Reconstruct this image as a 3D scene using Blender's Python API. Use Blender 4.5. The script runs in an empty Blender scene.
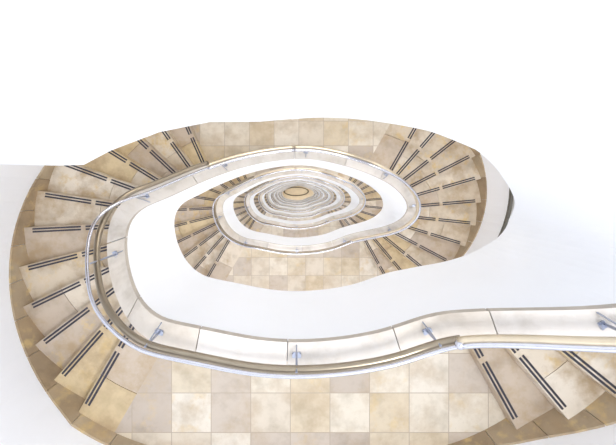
import bpy, math, random
from mathutils import Vector
random.seed(7)
col = bpy.context.scene.collection
TOP = 33.6                  # height of the lens above the ground floor
H = 3.6                     # storey height
RISE = .15
NT = 9                      # storeys
CR = Vector((1.1, -.4)); CL = Vector((-1.1, -.4))
AR = [60 - 11.0*k for k in range(13)]           # nosing directions, right flights
AL = [60 - 11.45*k for k in range(13)]          # nosing directions, left flights
ORD = ['topmost', 'second', 'third', 'fourth', 'fifth', 'sixth', 'seventh', 'eighth', 'lowest']

# ------------------------------------------------------------------ materials
def nodes(name):
    m = bpy.data.materials.new(name); m.use_nodes = True
    nt = m.node_tree
    return m, nt, nt.nodes['Principled BSDF']

def mth(nt, op, a, b=None, c=None, clamp=False):
    n = nt.nodes.new('ShaderNodeMath'); n.operation = op; n.use_clamp = clamp
    for i, v in enumerate((a, b, c)):
        if v is None: continue
        if isinstance(v, (int, float)): n.inputs[i].default_value = v
        else: nt.links.new(v, n.inputs[i])
    return n.outputs[0]

def mixc(nt, f, a, b, mode='MIX'):
    n = nt.nodes.new('ShaderNodeMix'); n.data_type = 'RGBA'; n.blend_type = mode
    for i, v in ((0, f), (6, a), (7, b)):
        if isinstance(v, (int, float)): n.inputs[i].default_value = v
        elif isinstance(v, tuple): n.inputs[i].default_value = (*v, 1)
        else: nt.links.new(v, n.inputs[i])
    return n.outputs[2]

def ramp(nt, f, stops, interp='LINEAR'):
    n = nt.nodes.new('ShaderNodeValToRGB'); n.color_ramp.interpolation = interp
    e = n.color_ramp.elements
    while len(e) < len(stops): e.new(.5)
    for el, (p, c) in zip(e, stops):
        el.position = p; el.color = (*c, 1)
    nt.links.new(f, n.inputs[0])
    return n.outputs[0]

def noise(nt, vec, scale, detail=3, rough=.55, w=None):
    n = nt.nodes.new('ShaderNodeTexNoise'); n.inputs['Scale'].default_value = scale
    n.inputs['Detail'].default_value = detail; n.inputs['Roughness'].default_value = rough
    if w is not None:
        n.noise_dimensions = '4D'; nt.links.new(w, n.inputs['W'])
    nt.links.new(vec, n.inputs['Vector'])
    return n.outputs[0]

TONES = [(0, (.72, .65, .55)), (.16, (.56, .49, .425)), (.30, (.78, .72, .62)), (.46, (.70, .61, .47)),
         (.60, (.62, .55, .48)), (.74, (.80, .745, .66)), (.88, (.72, .64, .51))]
STEPT = [(0, (.70, .61, .49)), (.16, (.60, .51, .42)), (.30, (.76, .68, .57)), (.46, (.68, .55, .35)),
         (.60, (.60, .51, .42)), (.74, (.82, .75, .65)), (.88, (.72, .59, .38))]
PALE = [(0, (.80, .77, .74)), (.25, (.72, .69, .66)), (.5, (.83, .80, .77)), (.75, (.75, .70, .64))]

def stone(name, tiled, tones, stain=.5, rough=.45):
    m, nt, b = nodes(name)
    L = nt.links
    tc = nt.nodes.new('ShaderNodeTexCoord').outputs['Object']
    geo = nt.nodes.new('ShaderNodeNewGeometry').outputs['Position']
    if tiled:
        sc = nt.nodes.new('ShaderNodeVectorMath'); sc.operation = 'SCALE'; sc.inputs['Scale'].default_value = 2.5
        L.new(tc, sc.inputs[0])
        fl = nt.nodes.new('ShaderNodeVectorMath'); fl.operation = 'FLOOR'; L.new(sc.outputs[0], fl.inputs[0])
        sep = nt.nodes.new('ShaderNodeSeparateXYZ'); L.new(fl.outputs[0], sep.inputs[0])
        cmb = nt.nodes.new('ShaderNodeCombineXYZ'); L.new(sep.outputs[0], cmb.inputs[0]); L.new(sep.outputs[1], cmb.inputs[1])
        oi = nt.nodes.new('ShaderNodeObjectInfo'); L.new(oi.outputs['Random'], cmb.inputs[2])
        wn = nt.nodes.new('ShaderNodeTexWhiteNoise'); L.new(cmb.outputs[0], wn.inputs['Vector'])
        rnd = wn.outputs['Value']
        fr = nt.nodes.new('ShaderNodeVectorMath'); fr.operation = 'FRACTION'; L.new(sc.outputs[0], fr.inputs[0])
        s2 = nt.nodes.new('ShaderNodeSeparateXYZ'); L.new(fr.outputs[0], s2.inputs[0])
        dx = mth(nt, 'SUBTRACT', .5, mth(nt, 'ABSOLUTE', mth(nt, 'SUBTRACT', s2.outputs[0], .5)))
        dy = mth(nt, 'SUBTRACT', .5, mth(nt, 'ABSOLUTE', mth(nt, 'SUBTRACT', s2.outputs[1], .5)))
        joint = mth(nt, 'LESS_THAN', mth(nt, 'MINIMUM', dx, dy), .010)
    else:
        at = nt.nodes.new('ShaderNodeAttribute'); at.attribute_name = 'tint'
        rnd = at.outputs['Fac']; joint = None
    c = ramp(nt, rnd, [(p, tuple(x*.86 for x in q)) for p, q in tones], 'CONSTANT')
    w = mth(nt, 'MULTIPLY', rnd, 37.0)
    cloud = noise(nt, geo, 4.0, 4, .6, w)
    c = mixc(nt, .85, c, ramp(nt, cloud, [(.28, (.70, .66, .60)), (.5, (1, .98, .95)), (.75, (1.08, 1.06, 1.03))]), 'MULTIPLY')
    # ochre veins in the limestone, only in some stones
    oc = ramp(nt, noise(nt, geo, 7.0, 5, .6, w), [(.52, (0, 0, 0)), (.66, (1, 1, 1))])
    sel = mth(nt, 'GREATER_THAN', mth(nt, 'FRACT', mth(nt, 'MULTIPLY', rnd, 13.7)), .55)
    c = mixc(nt, mth(nt, 'MULTIPLY', mth(nt, 'MULTIPLY', oc, sel), stain), c, (.62, .46, .22))
    br = ramp(nt, noise(nt, geo, 3.1, 5, .65), [(.46, (0, 0, 0)), (.66, (1, 1, 1))])
    c = mixc(nt, mth(nt, 'MULTIPLY', br, stain*1.0), c, (.42, .31, .19))
    sp = ramp(nt, noise(nt, geo, 42.0, 3, .7), [(.62, (0, 0, 0)), (.72, (1, 1, 1))])
    c = mixc(nt, mth(nt, 'MULTIPLY', sp, .35*stain+.08), c, (.40, .33, .26))
    if joint is not None: c = mixc(nt, joint, c, (.42, .35, .28))
    L.new(c, b.inputs['Base Color'])
    b.inputs['Roughness'].default_value = rough
    b.inputs['Specular IOR Level'].default_value = .35
    return m

def plain(name, c, rough=.6, metal=0, var=.03, scale=3):
    m, nt, b = nodes(name)
    geo = nt.nodes.new('ShaderNodeNewGeometry').outputs['Position']
    n = noise(nt, geo, scale, 3)
    lo = tuple(x*(1-var) for x in c); hi = tuple(min(1, x*(1+var)) for x in c)
    nt.links.new(ramp(nt, n, [(.3, lo), (.7, hi)]), b.inputs['Base Color'])
    b.inputs['Roughness'].default_value = rough; b.inputs['Metallic'].default_value = metal
    return m

M_tile = stone('limestone_tiles', True, TONES, .45)
M_step = stone('limestone_steps', False, STEPT, .85)
M_skirt = stone('limestone_skirting', False, [(0, (.46, .37, .26)), (.4, (.39, .30, .20)), (.7, (.51, .42, .30))], .8, .6)
M_cope = stone('limestone_coping', False, PALE, .12, .4)
M_nose = plain('grey_coping_nose', (.46, .41, .35), .6, 0, .1, 9)
M_white = plain('white_plaster', (.87, .885, .91), .7, 0, .006)
M_wall = plain('wall_plaster', (.87, .885, .92), .75, 0, .006)
M_strip = plain('black_grip_strip', (.045, .042, .055), .8, 0, .2, 40)
M_steel = plain('brushed_steel', (.62, .63, .70), .22, 1, .04, 30)
M_bronze = plain('aged_metal_rail', (.34, .29, .22), .3, 1, .06, 12)
M_warm = plain('warm_reflection_metal', (.66, .57, .43), .35, 1, .06, 12)  # warm reflection on the steel handrail, put into the base colour
M_bracket = plain('blue_grey_steel', (.40, .43, .52), .3, .9, .05, 30)
M_dark = plain('dark_wall_rail', (.10, .095, .08), .5, 0, .1, 10)
M_floor = plain('beige_ground_stone', (.72, .60, .42), .5, 0, .08, 2)
M_inlay = plain('dark_bronze_inlay', (.12, .085, .045), .5, .2, .1, 8)

# ------------------------------------------------------------------ object helpers
def link(o, parent=None):
    col.objects.link(o)
    if parent is not None:
        o.parent = parent
        o.location = o.location - parent.location
    return o

def mesh(name, vs, fs, mat, parent=None, tints=None, smooth=False, origin=None):
    me = bpy.data.meshes.new(name)
    og = Vector(origin) if origin is not None else Vector((0, 0, 0))
    me.from_pydata([Vector(v)-og for v in vs], [], fs); me.materials.append(mat)
    if tints is not None:
        a = me.attributes.new('tint', 'FLOAT', 'FACE')
        for i, t in enumerate(tints): a.data[i].value = t
    if smooth:
        for p in me.polygons: p.use_smooth = True
    me.update()
    o = bpy.data.objects.new(name, me); o.location = og
    return link(o, parent)

def empty(name, loc):
    o = bpy.data.objects.new(name, None); o.location = loc; o.empty_display_size = .1
    return link(o)

def tag(o, label, cat, group=None):
    o['label'] = label; o['category'] = cat
    if group: o['group'] = group
    return o

def struct(o, label=None, cat=None):
    o['kind'] = 'structure'
    if label: o['label'] = label; o['category'] = cat
    return o

class Geo:
    def __init__(s): s.v = []; s.f = []; s.t = []
    def strip(s, A, B, za, zb, ta=0.):
        """solid between polylines A (inner) and B (outer); za, zb: lists of top / bottom heights"""
        n = len(A); b = len(s.v)
        for i in range(n):
            s.v += [(A[i][0], A[i][1], za[i]), (B[i][0], B[i][1], za[i]), (B[i][0], B[i][1], zb[i]), (A[i][0], A[i][1], zb[i])]
        for i in range(n-1):
            p = b+4*i; q = p+4
            for j in range(4):
                k = (j+1) % 4
                s.f.append((p+j, q+j, q+k, p+k)); s.t.append(ta)
        s.f.append((b, b+1, b+2, b+3)); s.f.append((b+4*(n-1)+3, b+4*(n-1)+2, b+4*(n-1)+1, b+4*(n-1))); s.t += [ta, ta]
    def tube(s, pts, r, seg=12):
        b = len(s.v); n = len(pts)
        for i, p in enumerate(pts):
            p = Vector(p); t = (Vector(pts[min(i+1, n-1)])-Vector(pts[max(i-1, 0)])).normalized()
            up = Vector((0, 0, 1)) if abs(t.z) < .95 else Vector((1, 0, 0))
            x = t.cross(up).normalized(); y = x.cross(t)
            for k in range(seg):
                a = 2*math.pi*k/seg
                s.v.append(tuple(p+x*(r*math.cos(a))+y*(r*math.sin(a))))
        for i in range(n-1):
            for k in range(seg):
                l = (k+1) % seg
                s.f.append((b+i*seg+k, b+i*seg+l, b+(i+1)*seg+l, b+(i+1)*seg+k)); s.t.append(0)
        s.f.append(tuple(b+k for k in range(seg))[::-1]); s.f.append(tuple(b+(n-1)*seg+k for k in range(seg))); s.t += [0, 0]
    def box(s, c, ax, ay, az, h):
        b = len(s.v); c = Vector(c)
        for dz in (-1, 1):
            for dx, dy in ((-1, -1), (1, -1), (1, 1), (-1, 1)):
                s.v.append(tuple(c+ax*dx*h[0]+ay*dy*h[1]+az*dz*h[2]))
        for f in ((3, 2, 1, 0), (4, 5, 6, 7), (0, 1, 5, 4), (1, 2, 6, 5), (2, 3, 7, 6), (3, 0, 4, 7)):
            s.f.append(tuple(b+i for i in f)); s.t.append(0)
    def ball(s, c, r, seg=14, rings=8):
        b = len(s.v); c = Vector(c)
        s.v.append(tuple(c+Vector((0, 0, r))))
        for i in range(1, rings):
            a = math.pi*i/rings
            for k in range(seg):
                t = 2*math.pi*k/seg
                s.v.append(tuple(c+Vector((math.sin(a)*math.cos(t), math.sin(a)*math.sin(t), math.cos(a)))*r))
        s.v.append(tuple(c-Vector((0, 0, r)))); e = len(s.v)-1
        for k in range(seg):
            l = (k+1) % seg
            s.f.append((b, b+1+k, b+1+l)); s.f.append((e, e-seg+l, e-seg+k)); s.t += [0, 0]
            for i in range(rings-2):
                p = b+1+i*seg
                s.f.append((p+k, p+seg+k, p+seg+l, p+l)); s.t.append(0)
    def build(s, name, mat, parent=None, tint=False, smooth=False, origin=None):
        return mesh(name, s.v, s.f, mat, parent, s.t if tint else None, smooth, origin)

# ------------------------------------------------------------------ plan curves (clockwise from the far side)
KEY = [(0, .43), (.3, .40), (.565, .34), (.865, .262), (1.2, .14), (1.41, .046), (1.6, -.09), (1.75, -.23), (1.78, -.38), (1.72, -.51),
       (1.59, -.62), (1.40, -.70), (1.1, -.80), (.9, -.885), (.73, -.975), (.43, -1.05), (0, -1.09), (-.33, -1.06), (-.63, -.99),
       (-.84, -.955), (-1.0, -.94), (-1.2, -.87), (-1.40, -.75), (-1.54, -.57), (-1.62, -.39), (-1.61, -.26), (-1.54, -.16),
       (-1.42, -.11), (-1.27, 0), (-1.06, .14), (-.785, .265), (-.47, .365)]

def catmull(P, n):
    out = []; N = len(P)
    for i in range(N):
        p0, p1, p2, p3 = (Vector(P[(i+j) % N]) for j in (-1, 0, 1, 2))
        for k in range(n):
            t = k/n
            out.append(.5*((2*p1)+(p2-p0)*t+(2*p0-5*p1+4*p2-p3)*t*t+(3*p1-p0-3*p2+p3)*t**3))
    return out

class Curve2:
    def __init__(s, pts):
        s.p = [Vector(q) for q in pts]; s.n = len(pts); s.s = [0]
        for i in range(s.n): s.s.append(s.s[-1]+(s.p[(i+1) % s.n]-s.p[i]).length)
        s.L = s.s[-1]
    def at(s, u):
        u %= s.L
        lo, hi = 0, s.n
        while hi-lo > 1:
            m = (lo+hi)//2
            if s.s[m] <= u: lo = m
            else: hi = m
        d = s.s[lo+1]-s.s[lo]
        return s.p[lo].lerp(s.p[(lo+1) % s.n], (u-s.s[lo])/d if d else 0)
    def tan(s, u): return (s.at(u+.02)-s.at(u-.02)).normalized()
    def out(s, u):
        t = s.tan(u); return Vector((-t.y, t.x))           # outward normal, clockwise travel
    def hit(s, p, d):
        best = None
        for i in range(s.n):
            a = s.p[i]; b = s.p[(i+1) % s.n]; e = b-a
            den = d.x*e.y-d.y*e.x
            if abs(den) < 1e-9: continue
            w = a-p
            t = (w.x*e.y-w.y*e.x)/den; q = (w.x*d.y-w.y*d.x)/den
            if t > 1e-6 and -1e-9 <= q <= 1+1e-9 and (best is None or t < best[0]): best = (t, s.s[i]+q*e.length)
        return best[1]
    def near(s, p):
        p = Vector(p)
        return min((((s.at(s.L*i/800)-p).length, s.L*i/800) for i in range(800)))[1]

_k = catmull(KEY, 6)
for _ in range(26): _k = [(_k[i-1]+_k[i]*2+_k[(i+1) % len(_k)])/4 for i in range(len(_k))]
inner = Curve2(_k)
def offset(c, d, n=240):
    return Curve2([c.at(c.L*i/n)+c.out(c.L*i/n)*d for i in range(n)])
COPE_W = .175
mid = offset(inner, COPE_W/2)
edge = offset(inner, COPE_W-.02)

def outer_pts(g):
    P = []
    rx, ry = 2.37+g, 2.1+g
    for i in range(8): P.append((-1.1+2.2*i/8, -.4+ry))
    for i in range(64):
        a = math.pi/2-math.pi*i/64; P.append((1.1+rx*math.cos(a), -.4+ry*math.sin(a)))
    for i in range(8): P.append((1.1-2.2*i/8, -.4-ry))
    for i in range(64):
        a = -math.pi/2-math.pi*i/64; P.append((-1.1+rx*math.cos(a), -.4+ry*math.sin(a)))
    P = [(x, y-.24*max(0, 1-(x/2.25)**2) if y < -1.5 else y) for x, y in P]
    return P
outer = Curve2(outer_pts(0))

def dirR(a): a = math.radians(a); return Vector((math.cos(a), math.sin(a)))
def dirL(a): a = math.radians(a); return Vector((-math.cos(a), -math.sin(a)))
def fw(C, d): return C-Vector((-d.y, d.x))*.038       # the grip strips sit a little behind each nosing
sRi = [edge.hit(fw(CR, dirR(a)), dirR(a)) for a in AR]; sRo = [outer.hit(fw(CR, dirR(a)), dirR(a)) for a in AR]
sLi = [edge.hit(fw(CL, dirL(a)), dirL(a)) for a in AL]; sLo = [outer.hit(fw(CL, dirL(a)), dirL(a)) for a in AL]

ND = 360
# fall of the stringer line along the well, read at plan points (0 = far landing, 1.8 = near landing, 3.6 = next far landing)
ANCH = [((.60, .335), 0), ((.865, .262), .06), ((1.2, .14), .22), ((1.41, .046), .38), ((1.60, -.09), .55), ((1.70, -.23), .70), ((1.72, -.38), .90),
        ((1.68, -.5), 1.08), ((1.57, -.62), 1.25), ((1.40, -.70), 1.43), ((1.1, -.80), 1.66), ((.9, -.885), 1.79), ((.8, -.94), 1.8),
        ((-.84, -.955), 1.8), ((-1.0, -.91), 1.84), ((-1.12, -.85), 1.90), ((-1.33, -.745), 2.12), ((-1.5, -.57), 2.34), ((-1.56, -.40), 2.46),
        ((-1.55, -.26), 2.60), ((-1.49, -.17), 2.70), ((-1.42, -.11), 2.80), ((-1.27, 0), 3.02), ((-1.06, .14), 3.25), ((-.785, .265), 3.45), ((-.47, .365), 3.57), ((-.3, .40), 3.6)]
def P(f, d):
    u = (f % 1)*inner.L
    return inner.at(u)+inner.out(u)*d
_tab = [(inner.near(p)/inner.L, d) for p, d in ANCH]
_tab = [(0, 0)]+_tab+[(1, 3.6)]
def interp(tab, f):
    for (a, x), (b, y) in zip(tab, tab[1:]):
        if f <= b: return x+(y-x)*((f-a)/(b-a) if b > a else 0)
    return tab[-1][1]
_raw = [interp(_tab, i/ND) for i in range(ND)]
def _get(i): return _raw[i % ND]+H*(i//ND)
W = 9
_sm = [sum(_get(i+j) for j in range(-W, W+1))/(2*W+1) for i in range(ND)]
def drop(f):
    """smoothed fall at fraction f of the well edge (0..1 once round)"""
    x = f*ND; i = math.floor(x); t = x-i
    g = lambda k: _sm[k % ND]+H*(k//ND)
    return g(i)*(1-t)+g(i+1)*t
def f2m(f): return f
def zfloor(f, n): return TOP-(1.2+H*n)-drop(f)        # z of the floor / nosing line
BT = [(0, .30), (inner.near((.865, .262))/inner.L, .40), (inner.near((1.41, .046))/inner.L, .42), (inner.near((1.62, -.08))/inner.L, .43), (inner.near((1.75, -.23))/inner.L, .50),
      (inner.near((1.68, -.5))/inner.L, .46), (inner.near((1.40, -.70))/inner.L, .28), (inner.near((1.1, -.80))/inner.L, .20), (.62, .20),
      (inner.near((-1.55, -.26))/inner.L, .24), (inner.near((-1.27, 0))/inner.L, .12), (inner.near((-1.06, .14))/inner.L, .18), (1, .30)]

def slice_(c, s0, s1, m):
    if s1 < s0: s1 += c.L
    return [c.at(s0+(s1-s0)*i/m) for i in range(m+1)]

# ------------------------------------------------------------------ one step
def step_solid(A0, A1, B0, B1, zt, zb, name, parent):
    """A0-A1 along the well, B0-B1 along the wall; cut into two or three stones across"""
    g = Geo(); m = 5
    A = slice_(edge, A0, A1, m); B = slice_(outer, B0, B1, m)
    cuts = [0, random.uniform(.36, .5), 1] if random.random() < .6 else [0, random.uniform(.25, .35), random.uniform(.6, .72), 1]
    for j in range(len(cuts)-1):
        a = cuts[j]+(.002 if j else 0); b = cuts[j+1]-(.002 if j < len(cuts)-2 else 0)
        g.strip([p.lerp(q, a) for p, q in zip(A, B)], [p.lerp(q, b) for p, q in zip(A, B)], [zt]*(m+1), [zb]*(m+1), random.random())
    c = A[0].lerp(B[0], .5)
    return g.build(name, M_step, parent, True, origin=(c.x, c.y, zb))

def strips(center, d, back, rin, rout, z, parent):
    """two rubber lines in two lengths along a nosing; back = unit vector away from the edge"""
    gap = rout-.64
    for r0, r1 in ((rin, gap-.03), (gap+.03, rout)):
        g = Geo()
        for o in (.022, .058):
            c = center+d*((r0+r1)/2)+back*o
            g.box((c.x, c.y, z+.001), Vector((d.x, d.y, 0)), Vector((back.x, back.y, 0)), Vector((0, 0, 1)), ((r1-r0)/2, .0105, .003))
        g.build('nosing_strip', M_strip, parent, origin=(center.x+d.x*(r0+r1)/2, center.y+d.y*(r0+r1)/2, z))

def parent_loc(o):  # world location of an object or part
    return o.location+(o.parent.location if o.parent else Vector((0, 0, 0)))

def sub(parent):    # nested parents: keep world placement for sub-parts
    return parent

def link(o, parent=None):
    col.objects.link(o)
    if parent is not None:
        w = Vector(parent.location); q = parent.parent
        while q is not None: w += q.location; q = q.parent
        o.parent = parent; o.location = o.location-w
    return o

def flight(side, n):
    left = side == 'left'
    C, dr, A, si, so = (CL, dirL, AL, sLi, sLo) if left else (CR, dirR, AR, sRi, sRo)
    z0 = TOP-(1.2+H*n)-(1.8 if left else 0)
    d0 = dr(A[6]); e = empty('stair_flight', (C.x+d0.x*1.2, C.y+d0.y*1.2, z0-1.8))
    lab = {0: 'topmost', 8: 'lowest'}.get(n, ORD[n]+' down')
    tag(e, 'curved flight of limestone steps round the %s end, %s there' % ('left' if left else 'right', lab),
        'stairs', 'winding limestone stair flights')
    back_sign = lambda d: Vector((-d.y, d.x))       # towards the higher side: travel is clockwise, so higher is anticlockwise
    for k in range(12):
        d = dr(A[k]); back = back_sign(d); z = z0-RISE*k
        if k == 0:
            p = C+back*.38
            a0, b0 = edge.hit(p, d), outer.hit(p, d)
        else: a0, b0 = si[k-1], so[k-1]
        st = step_solid(a0, si[k], b0, so[k], z, z-RISE-.02, 'step', e)
        rin = (edge.at(si[k])-C).length+.06; rout = (outer.at(so[k])-C).length-.13
        strips(C-back*.038, d, back, rin, rout, z, st)
    # plastered underside
    g = Geo()
    for k in range(12):
        m = 4
        a0, b0 = (edge.hit(C+back_sign(dr(A[0]))*.38, dr(A[0])), outer.hit(C+back_sign(dr(A[0]))*.38, dr(A[0]))) if k == 0 else (si[k-1], so[k-1])
        Ai = slice_(edge, a0, si[k], m); Bo = slice_(outer, b0, so[k], m)
        zt = z0-RISE*k-RISE-.02
        g.strip(Ai, Bo, [zt]*(m+1), [zt-.05]*(m+1))
    g.build('soffit', M_white, e, origin=(C.x+d0.x*1.2, C.y+d0.y*1.2, z0-1.8))
    return e

def back_point(left):
    C, dr, A = (CL, dirL, AL) if left else (CR, dirR, AR)
    d = dr(A[0]); p = C+Vector((-d.y, d.x))*.38
    return edge.hit(p, d), outer.hit(p, d)

def landing(near, n):
    z = TOP-(1.2+H*n)-(1.8 if near else 0)
    m = 40
    if near:
        a1, b1 = back_point(True); a0, b0 = sRi[11], sRo[11]; org = (-.067, -2.05, z-.2)
        if n == 1: org = (-.215, -1.9, z-.2)
    else:
        a1, b1 = back_point(False); a0, b0 = sLi[11], sLo[11]; org = (.03, .714, z-.2)
    A = slice_(edge, a0, a1, m); B = slice_(outer, b0, b1, m)
    g = Geo(); g.strip(A, B, [z]*(m+1), [z-.2]*(m+1))
    o = g.build('stair_landing', M_tile, origin=org)
    lab = {0: 'topmost', 8: 'lowest'}.get(n, ORD[n]+' down')
    tag(o, 'landing of square limestone tiles on the %s long side, %s there' % ('near' if near else 'far', lab if near else {1: 'topmost', 8: 'lowest'}.get(n, ORD[n-1]+' down')),
        'landing', 'tiled landings')
    return o

for n in range(NT):
    flight('right', n); flight('left', n)
    landing(True, n)
    if n: landing(False, n)

# ------------------------------------------------------------------ skirting on the outer wall
def wall_drop(s_):
    p = outer.at(s_)
    if p.x > 0:
        a = math.degrees(math.atan2(p.y+.4, p.x-1.1))
        if p.x < 1.1 and p.y > 0: a = 90
        if p.x < 1.1 and p.y < -1: a = -90
        return RISE*min(12, max(0, (60-a)/11.0))
    a = math.degrees(math.atan2(-(p.y+.4), -(p.x+1.1)))
    if p.x > -1.1: a = 90 if p.y < 0 else -90
    return 1.8+RISE*min(12, max(0, (60-a)/11.25))
for n in range(NT):
    g = Geo(); segs = 44
    for i in range(segs):
        m = 4
        ss = [outer.L*(i+j/m)/segs for j in range(m+1)]
        ss[0] += .003; ss[-1] -= .003
        Q = [outer.at(s) for s in ss]; O = [outer.out(s) for s in ss]
        zt = [TOP-(1.2+H*n)-wall_drop(s if s < outer.L else outer.L-1e-4)+.13 for s in ss]
        g.strip([q-o*.022 for q, o in zip(Q, O)], [q+o*.02 for q, o in zip(Q, O)], zt, [z-.34 for z in zt], random.random())
    struct(g.build('baseboard_outer', M_skirt, None, True), 'stone skirting along the outer wall, %s turn' % ORD[n], 'skirting')

# ------------------------------------------------------------------ outer walls
def wall(name, s0, s1, ztop, zbot, lab):
    m = 48; g = Geo()
    if s1 < s0: s1 += outer.L
    Q = [outer.at(s0+(s1-s0)*i/m) for i in range(m+1)]; O = [outer.out(s0+(s1-s0)*i/m) for i in range(m+1)]
    g.strip(Q, [q+o*.25 for q, o in zip(Q, O)], [ztop]*(m+1), [zbot]*(m+1))
    struct(g.build(name, M_wall, None, smooth=False), lab, 'wall')
sNR = outer.hit(Vector((1.1, -.4)), Vector((0, 1))); sSR = outer.hit(Vector((1.1, -.4)), Vector((0, -1)))
sSL = outer.hit(Vector((-1.1, -.4)), Vector((0, -1))); sNL = outer.hit(Vector((-1.1, -.4)), Vector((0, 1)))
ZT = TOP+2.2
wall('wall_right', sNR, sSR, ZT, 0, 'curved white plastered wall round the right end of the stair')
wall('wall_front', sSR, sSL, ZT, 0, 'straight white plastered wall behind the near landings')
wall('wall_left', sSL, sNL, ZT, 0, 'curved white plastered wall round the left end of the stair')
wall('wall_back', sNL, sNR, ZT, 0, 'straight white plastered wall behind the far landings')

# ------------------------------------------------------------------ parapet
RAILH = .90; SLAB = .32
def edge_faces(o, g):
    """the well-facing nose of the coping stones gets a greyer colour"""
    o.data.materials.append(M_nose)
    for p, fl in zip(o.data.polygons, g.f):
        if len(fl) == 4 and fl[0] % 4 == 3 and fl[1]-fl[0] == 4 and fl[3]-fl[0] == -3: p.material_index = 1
def parapet(n):
    lab = {0: 'topmost', 8: 'lowest'}.get(n, ORD[n]+' down')
    e = empty('parapet', (0, .5, TOP-(1.2+H*(n+1))))
    tag(e, 'white parapet with pale stone coping round the open well, %s turn' % lab, 'parapet', 'turns of the stair parapet')
    m = 200
    F = [i/m for i in range(m+1)]
    g = Geo()
    zt = [zfloor(f, n)+RAILH-.045 for f in F]; zb = [zfloor(f, n)-interp(BT, f) for f in F]
    if n == 0:   # the deep edge of the top floor runs into the first flight
        for i, f in enumerate(F):
            x = P(f, 0).x
            if f < .3: zb[i] -= interp([(0, .27), (.33, .14), (.7, -.02), (1.0, -.07), (1.35, 0), (9, 0)], x)
    g.strip([P(f, .012) for f in F], [P(f, COPE_W-.012) for f in F], zt, zb)
    g.build('wall_body', M_white, e, smooth=False, origin=(0, .5, TOP-(1.2+H*(n+1))))
    # coping stones
    g = Geo(); joints = [0]
    while joints[-1] < .93: joints.append(joints[-1]+random.uniform(.065, .105))
    joints[-1] = 1
    for a, b in zip(joints, joints[1:]):
        k = max(4, int((b-a)*160)); ff = [a+.0004+(b-a-.0008)*i/k for i in range(k+1)]
        z = [zfloor(f, n)+RAILH for f in ff]
        g.strip([P(f, 0) for f in ff], [P(f, COPE_W) for f in ff], z, [q-.045 for q in z], random.random())
    o = g.build('coping', M_cope, e, True, origin=(0, .5, TOP-(1.2+H*(n+1))))
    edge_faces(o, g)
for n in range(NT): parapet(n)

# ------------------------------------------------------------------ handrails
def bump(f, n=0):
    d = drop(f2m(f % 1))-1.8
    if d <= 0: return 0
    t = d/1.8
    return max(0, min(1, t/.25))*max(0, min(1, (1-t)/.25))
def smooth_(x): return x*x*(3-2*x)
BR = [(0, -1.17), (-.99, -1.03), (-1.66, -.60), (-1.52, -.09), (-.90, .33), (.12, .49), (1.23, .22), (1.79, -.25), (1.60, -.70), (.9, -.97)]
def frac(p):
    p = Vector(p); return min(((P(i/1000, COPE_W/2)-p).length, i/1000) for i in range(1000))[1]
BF = sorted(frac(p) for p in BR)
F_KN = frac((1.0, -.95)); F_END = frac((-1.02, .27))
F_W0 = frac((-1.70, -.30)); F_W1 = frac((-1.50, .0))
def out_w(f): return smooth_(max(0, min(1, (f-F_W0)/(F_W1-F_W0))))
def out_n(f): return smooth_(max(0, min(1, 1-(f-.12)/.15)))
def hi_z(f, n): return zfloor(f, n)+RAILH+.215+.13*smooth_(bump(f))*(1-out_w(f))
def lo_z(f, n): return zfloor(f, n)+RAILH+.165+.085*smooth_(bump(f))
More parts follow.
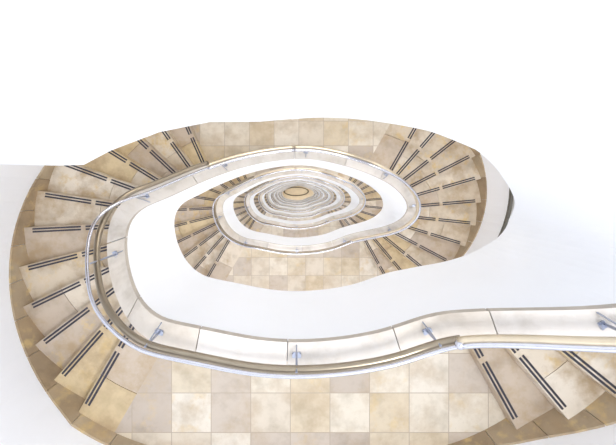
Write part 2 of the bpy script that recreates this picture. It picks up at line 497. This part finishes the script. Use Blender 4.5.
def handrail(n):
    lab = {0: 'topmost', 8: 'lowest'}.get(n, ORD[n]+' down')
    base = Vector((0, .5, TOP-(1.2+H*(n+1))))
    e = empty('handrail', base)
    tag(e, 'curving steel handrail on brackets above the stone coping, %s turn' % lab, 'handrail', 'turns of the well handrail')
    m = 220
    def seg(f0, f1, zf, r, name, mat, d, lb):
        k = max(10, int((f1-f0)*m)); g = Geo(); D_ = d if callable(d) else (lambda f: d)
        ff = [f0+(f1-f0)*i/k for i in range(k+1)]
        g.tube([(*P(f, D_(f)), zf(f, n)) for f in ff], r, 12)
        o = g.build(name, mat, e, smooth=True, origin=base); o['label'] = lb
    seg(0, F_KN, lambda f, n: hi_z(f, n), .019, 'rail', M_steel, lambda f: COPE_W/2+.02-.025*out_n(f), 'bright round steel tube')
    seg(0, F_KN, lambda f, n: hi_z(f, n)-.012, .021, 'lower_rail', M_warm, lambda f: COPE_W/2-.012+.047*out_n(f), 'thin tube coloured like a warm reflection beside the bright tube')  # added tube carrying the warm reflection of the steel rail
    seg(F_END, 1, lambda f, n: hi_z(f, n)-.012, .021, 'lower_rail', M_warm, COPE_W/2+.035, 'thin tube coloured like a warm reflection beside the bright tube')
    seg(F_KN, F_END, hi_z, .013, 'rail', M_steel, lambda f: COPE_W/2+.02-.02*out_w(f), 'thin bright upper tube')
    seg(F_KN-.004, F_END+.002, lo_z, .025, 'lower_rail', M_bronze, lambda f: COPE_W/2+.005+.05*out_w(f), 'thicker brownish metal rail under the bright tube')
    seg(F_END, 1, hi_z, .019, 'rail', M_steel, COPE_W/2-.005, 'bright round steel tube')
    g = Geo(); p = P(F_KN, COPE_W/2+.012); g.ball((p.x, p.y, hi_z(F_KN, n)-.005), .03)
    g.build('joint_ball', M_steel, e, smooth=True, origin=(p.x, p.y, hi_z(F_KN, n)))
    for f in BF:
        u = f*inner.L; t2 = inner.tan(u); o2 = inner.out(u)
        t = Vector((t2.x, t2.y, 0)); o = Vector((o2.x, o2.y, 0)); zc = zfloor(f, n)+RAILH
        c = P(f, COPE_W/2); top = hi_z(f, n)-.01
        g = Geo(); g.box((c.x, c.y, (zc+top)/2), t, o, Vector((0, 0, 1)), (.007, .004, (top-zc)/2))
        q = P(f, .02)
        g.tube([(q.x, q.y, zc+.0), (q.x+o.x*.03, q.y+o.y*.03, zc+.09), (c.x, c.y, top)], .005, 8)
        b = g.build('bracket', M_bracket, e, origin=(c.x, c.y, zc))
        g = Geo(); g.box((c.x, c.y, zc+.004), t, o, Vector((0, 0, 1)), (.028, .020, .004))
        for s in (-1, 1):
            g.box((c.x+t.x*.026*s, c.y+t.y*.026*s, zc+.012), t, o, Vector((0, 0, 1)), (.005, .014, .006))
        g.build('base_plate', M_bracket, b, origin=(c.x, c.y, zc))
for n in range(NT): handrail(n)

# dark rail fixed to the outer wall of the right-hand flights
for n in range(NT):
    ss = [sRo[0]+(sRo[11]-sRo[0])*i/40 for i in range(41)]
    g = Geo()
    Q = [outer.at(s) for s in ss]; O = [outer.out(s) for s in ss]
    zt = [TOP-(1.2+H*n)-wall_drop(s)+.84 for s in ss]
    g.strip([q-o*.075 for q, o in zip(Q, O)], [q-o*.035 for q, o in zip(Q, O)], zt, [z-.05 for z in zt])
    base = (Q[20].x, Q[20].y, zt[20])
    e = empty('wall_handrail', base)
    tag(e, 'dark handrail fixed along the curved wall at the right end, %s flight' % ORD[n], 'handrail', 'dark wall handrails')
    g.build('rail', M_dark, e, origin=base)
    for k in (3, 14, 26, 37):
        g = Geo(); g.tube([(*(Q[k]-O[k]*.05), zt[k]-.045), (*(Q[k]-O[k]*.05), zt[k]-.09), (*(Q[k]+O[k]*.0), zt[k]-.11)], .008, 8)
        g.build('bracket', M_dark, e, origin=(Q[k].x, Q[k].y, zt[k]-.1))

# ------------------------------------------------------------------ top floor on the far side, with its straight edge to the left
zf0 = TOP-1.2
fN = frac((-.02, .52))
E = [(-3.6, .185), (-2.4, .165), (-1.42, .145), (-1.27, .15), (-1.11, .235), (-.82, .345), (-.52, .405), (-.2, .432), (0, .43)]
A = [Vector(p) for p in E]
A[-1] = P(0, .012)+Vector((.01, 0)); A[-2] = P(.976, .012)
fl = Geo()
AA = [a+Vector((0, .05)) for a in A]+[P(f, .05) for f in (.01, .03, .05, .07)]+[edge.at(sRi[0])+Vector((-.05, .02))]
BB = [Vector((-3.6+i*(2.32+3.6)/(len(AA)-1), 1.72)) for i in range(len(AA))]
bp = back_point(False)
BB[-1] = outer.at(bp[1]); AA[-1] = edge.at(bp[0])
fl.strip(AA, BB, [zf0]*len(AA), [zf0-.57]*len(AA))
struct(fl.build('floor_top', M_tile, origin=(.03, .714, zf0-.57)), 'top floor on the far side of the well', 'floor')
g = Geo()
g.strip(A, [a+Vector((0, .17)) for a in A], [zf0+RAILH-.045]*len(A), [zf0-.57]*len(A))
e = empty('gallery_parapet', (-1.5, .25, zf0)); tag(e, 'bright white parapet of the top gallery, straight towards the left wall', 'parapet')
g.build('wall_body', M_white, e, origin=(-1.5, .25, zf0))
g = Geo(); g.strip([a+Vector((0, -.012)) for a in A], [a+Vector((0, .182)) for a in A], [zf0+RAILH]*len(A), [zf0+RAILH-.045]*len(A), .3)
g.build('coping', M_cope, e, True, origin=(-1.5, .25, zf0))

# ------------------------------------------------------------------ ground floor
g = Geo(); g.strip([Vector((-3.8, -3.1)), Vector((3.8, -3.1))], [Vector((-3.8, 2.1)), Vector((3.8, 2.1))], [0, 0], [-.2, -.2])
struct(g.build('floor', M_floor, origin=(0, 0, -.2)), 'beige stone floor at the bottom of the well', 'floor')
g = Geo(); m = 64
R = [Vector((math.cos(2*math.pi*i/m), math.sin(2*math.pi*i/m))) for i in range(m+1)]
g.strip([Vector((-.09+r.x*1.30, -.16+r.y*.42)) for r in R], [Vector((-.09+r.x*1.43, -.16+r.y*.52)) for r in R], [.06]*(m+1), [0]*(m+1))
tag(g.build('floor_inlay', M_inlay, origin=(-.09, -.16, 0)), 'dark oval ring on the beige ground floor at the very bottom', 'floor ring')

# ------------------------------------------------------------------ roof with a long rooflight over the well
def slab(name, x0, x1, y0, y1, z0, z1, mat):
    g = Geo(); g.strip([Vector((x0, y0)), Vector((x1, y0))], [Vector((x0, y1)), Vector((x1, y1))], [z1, z1], [z0, z0])
    return g.build(name, mat)
for x0, x1, y0, y1 in ((-3.8, 3.8, 1.6, 2.1), (-3.8, 3.8, -3.1, -2.6), (-3.8, -3.4, -2.6, 1.6), (3.4, 3.8, -2.6, 1.6)):
    struct(slab('ceiling', x0, x1, y0, y1, ZT, ZT+.2, M_white))

# ------------------------------------------------------------------ lights
LS = .3
def area(name, loc, sx, sy, p, color=(1, 1, 1), rot=(0, 0, 0)):
    l = bpy.data.lights.new(name, 'AREA'); l.shape = 'RECTANGLE'; l.size = sx; l.size_y = sy; l.energy = p; l.color = color
    o = bpy.data.objects.new(name, l); o.location = loc; o.rotation_euler = rot; col.objects.link(o); return o
for n in range(NT):
    zN = TOP-(1.2+H*n); zS = zN-1.8; LS = (.30, .34, .32, .30, .28, .26, .24, .22, .20)[n]
    area('landing_fill_light', (0, 1.1, zN-(.6 if n == 0 else .23)), 2.6, .5, (64 if n == 0 else 62)*LS, (1, .96, .89))  # added fill hidden under the far landing, brightens the level below
    area('landing_fill_light', (0, -1.85, zS-.23), 2.6, .7, (135 if n == 0 else 92)*LS, (.96, .97, 1))  # added fill hidden under the near landing
    area('flight_fill_light', (2.75, -.4, zN-1.3), .8, 1.2, 60*LS, (.97, .98, 1))  # added fills hidden under the flights, no fitting modelled
    area('flight_fill_light', (-2.75, -.4, zN-3.1), .8, 1.2, 28*LS, (.97, .98, 1))
area('left_wall_fill', (1.6, -.9, ZT-.05), .5, 1.6, 130, (.97, .98, 1), (0, math.radians(50), 0))  # unseen fill added overhead, tilted to brighten the left wall
w = bpy.data.worlds.new('sky'); bpy.context.scene.world = w; w.use_nodes = True
bg = w.node_tree.nodes['Background']; bg.inputs[0].default_value = (.93, .96, 1, 1); bg.inputs[1].default_value = .85

# ------------------------------------------------------------------ camera: held over the well, looking straight down
cam = bpy.data.cameras.new('camera'); co = bpy.data.objects.new('camera', cam); col.objects.link(co)
co.location = (0, 0, TOP); co.rotation_euler = (0, 0, 0)
cam.sensor_width = 36; cam.lens = 297*36/616; cam.shift_x = 11/616; cam.shift_y = -32.5/616
cam.clip_start = .02; cam.clip_end = 200
sc = bpy.context.scene; sc.camera = co
sc.view_settings.view_transform = 'Standard'; sc.view_settings.look = 'None'
sc.view_settings.exposure = .48; sc.view_settings.gamma = 1
sc.cycles.max_bounces = 10; sc.cycles.diffuse_bounces = 8
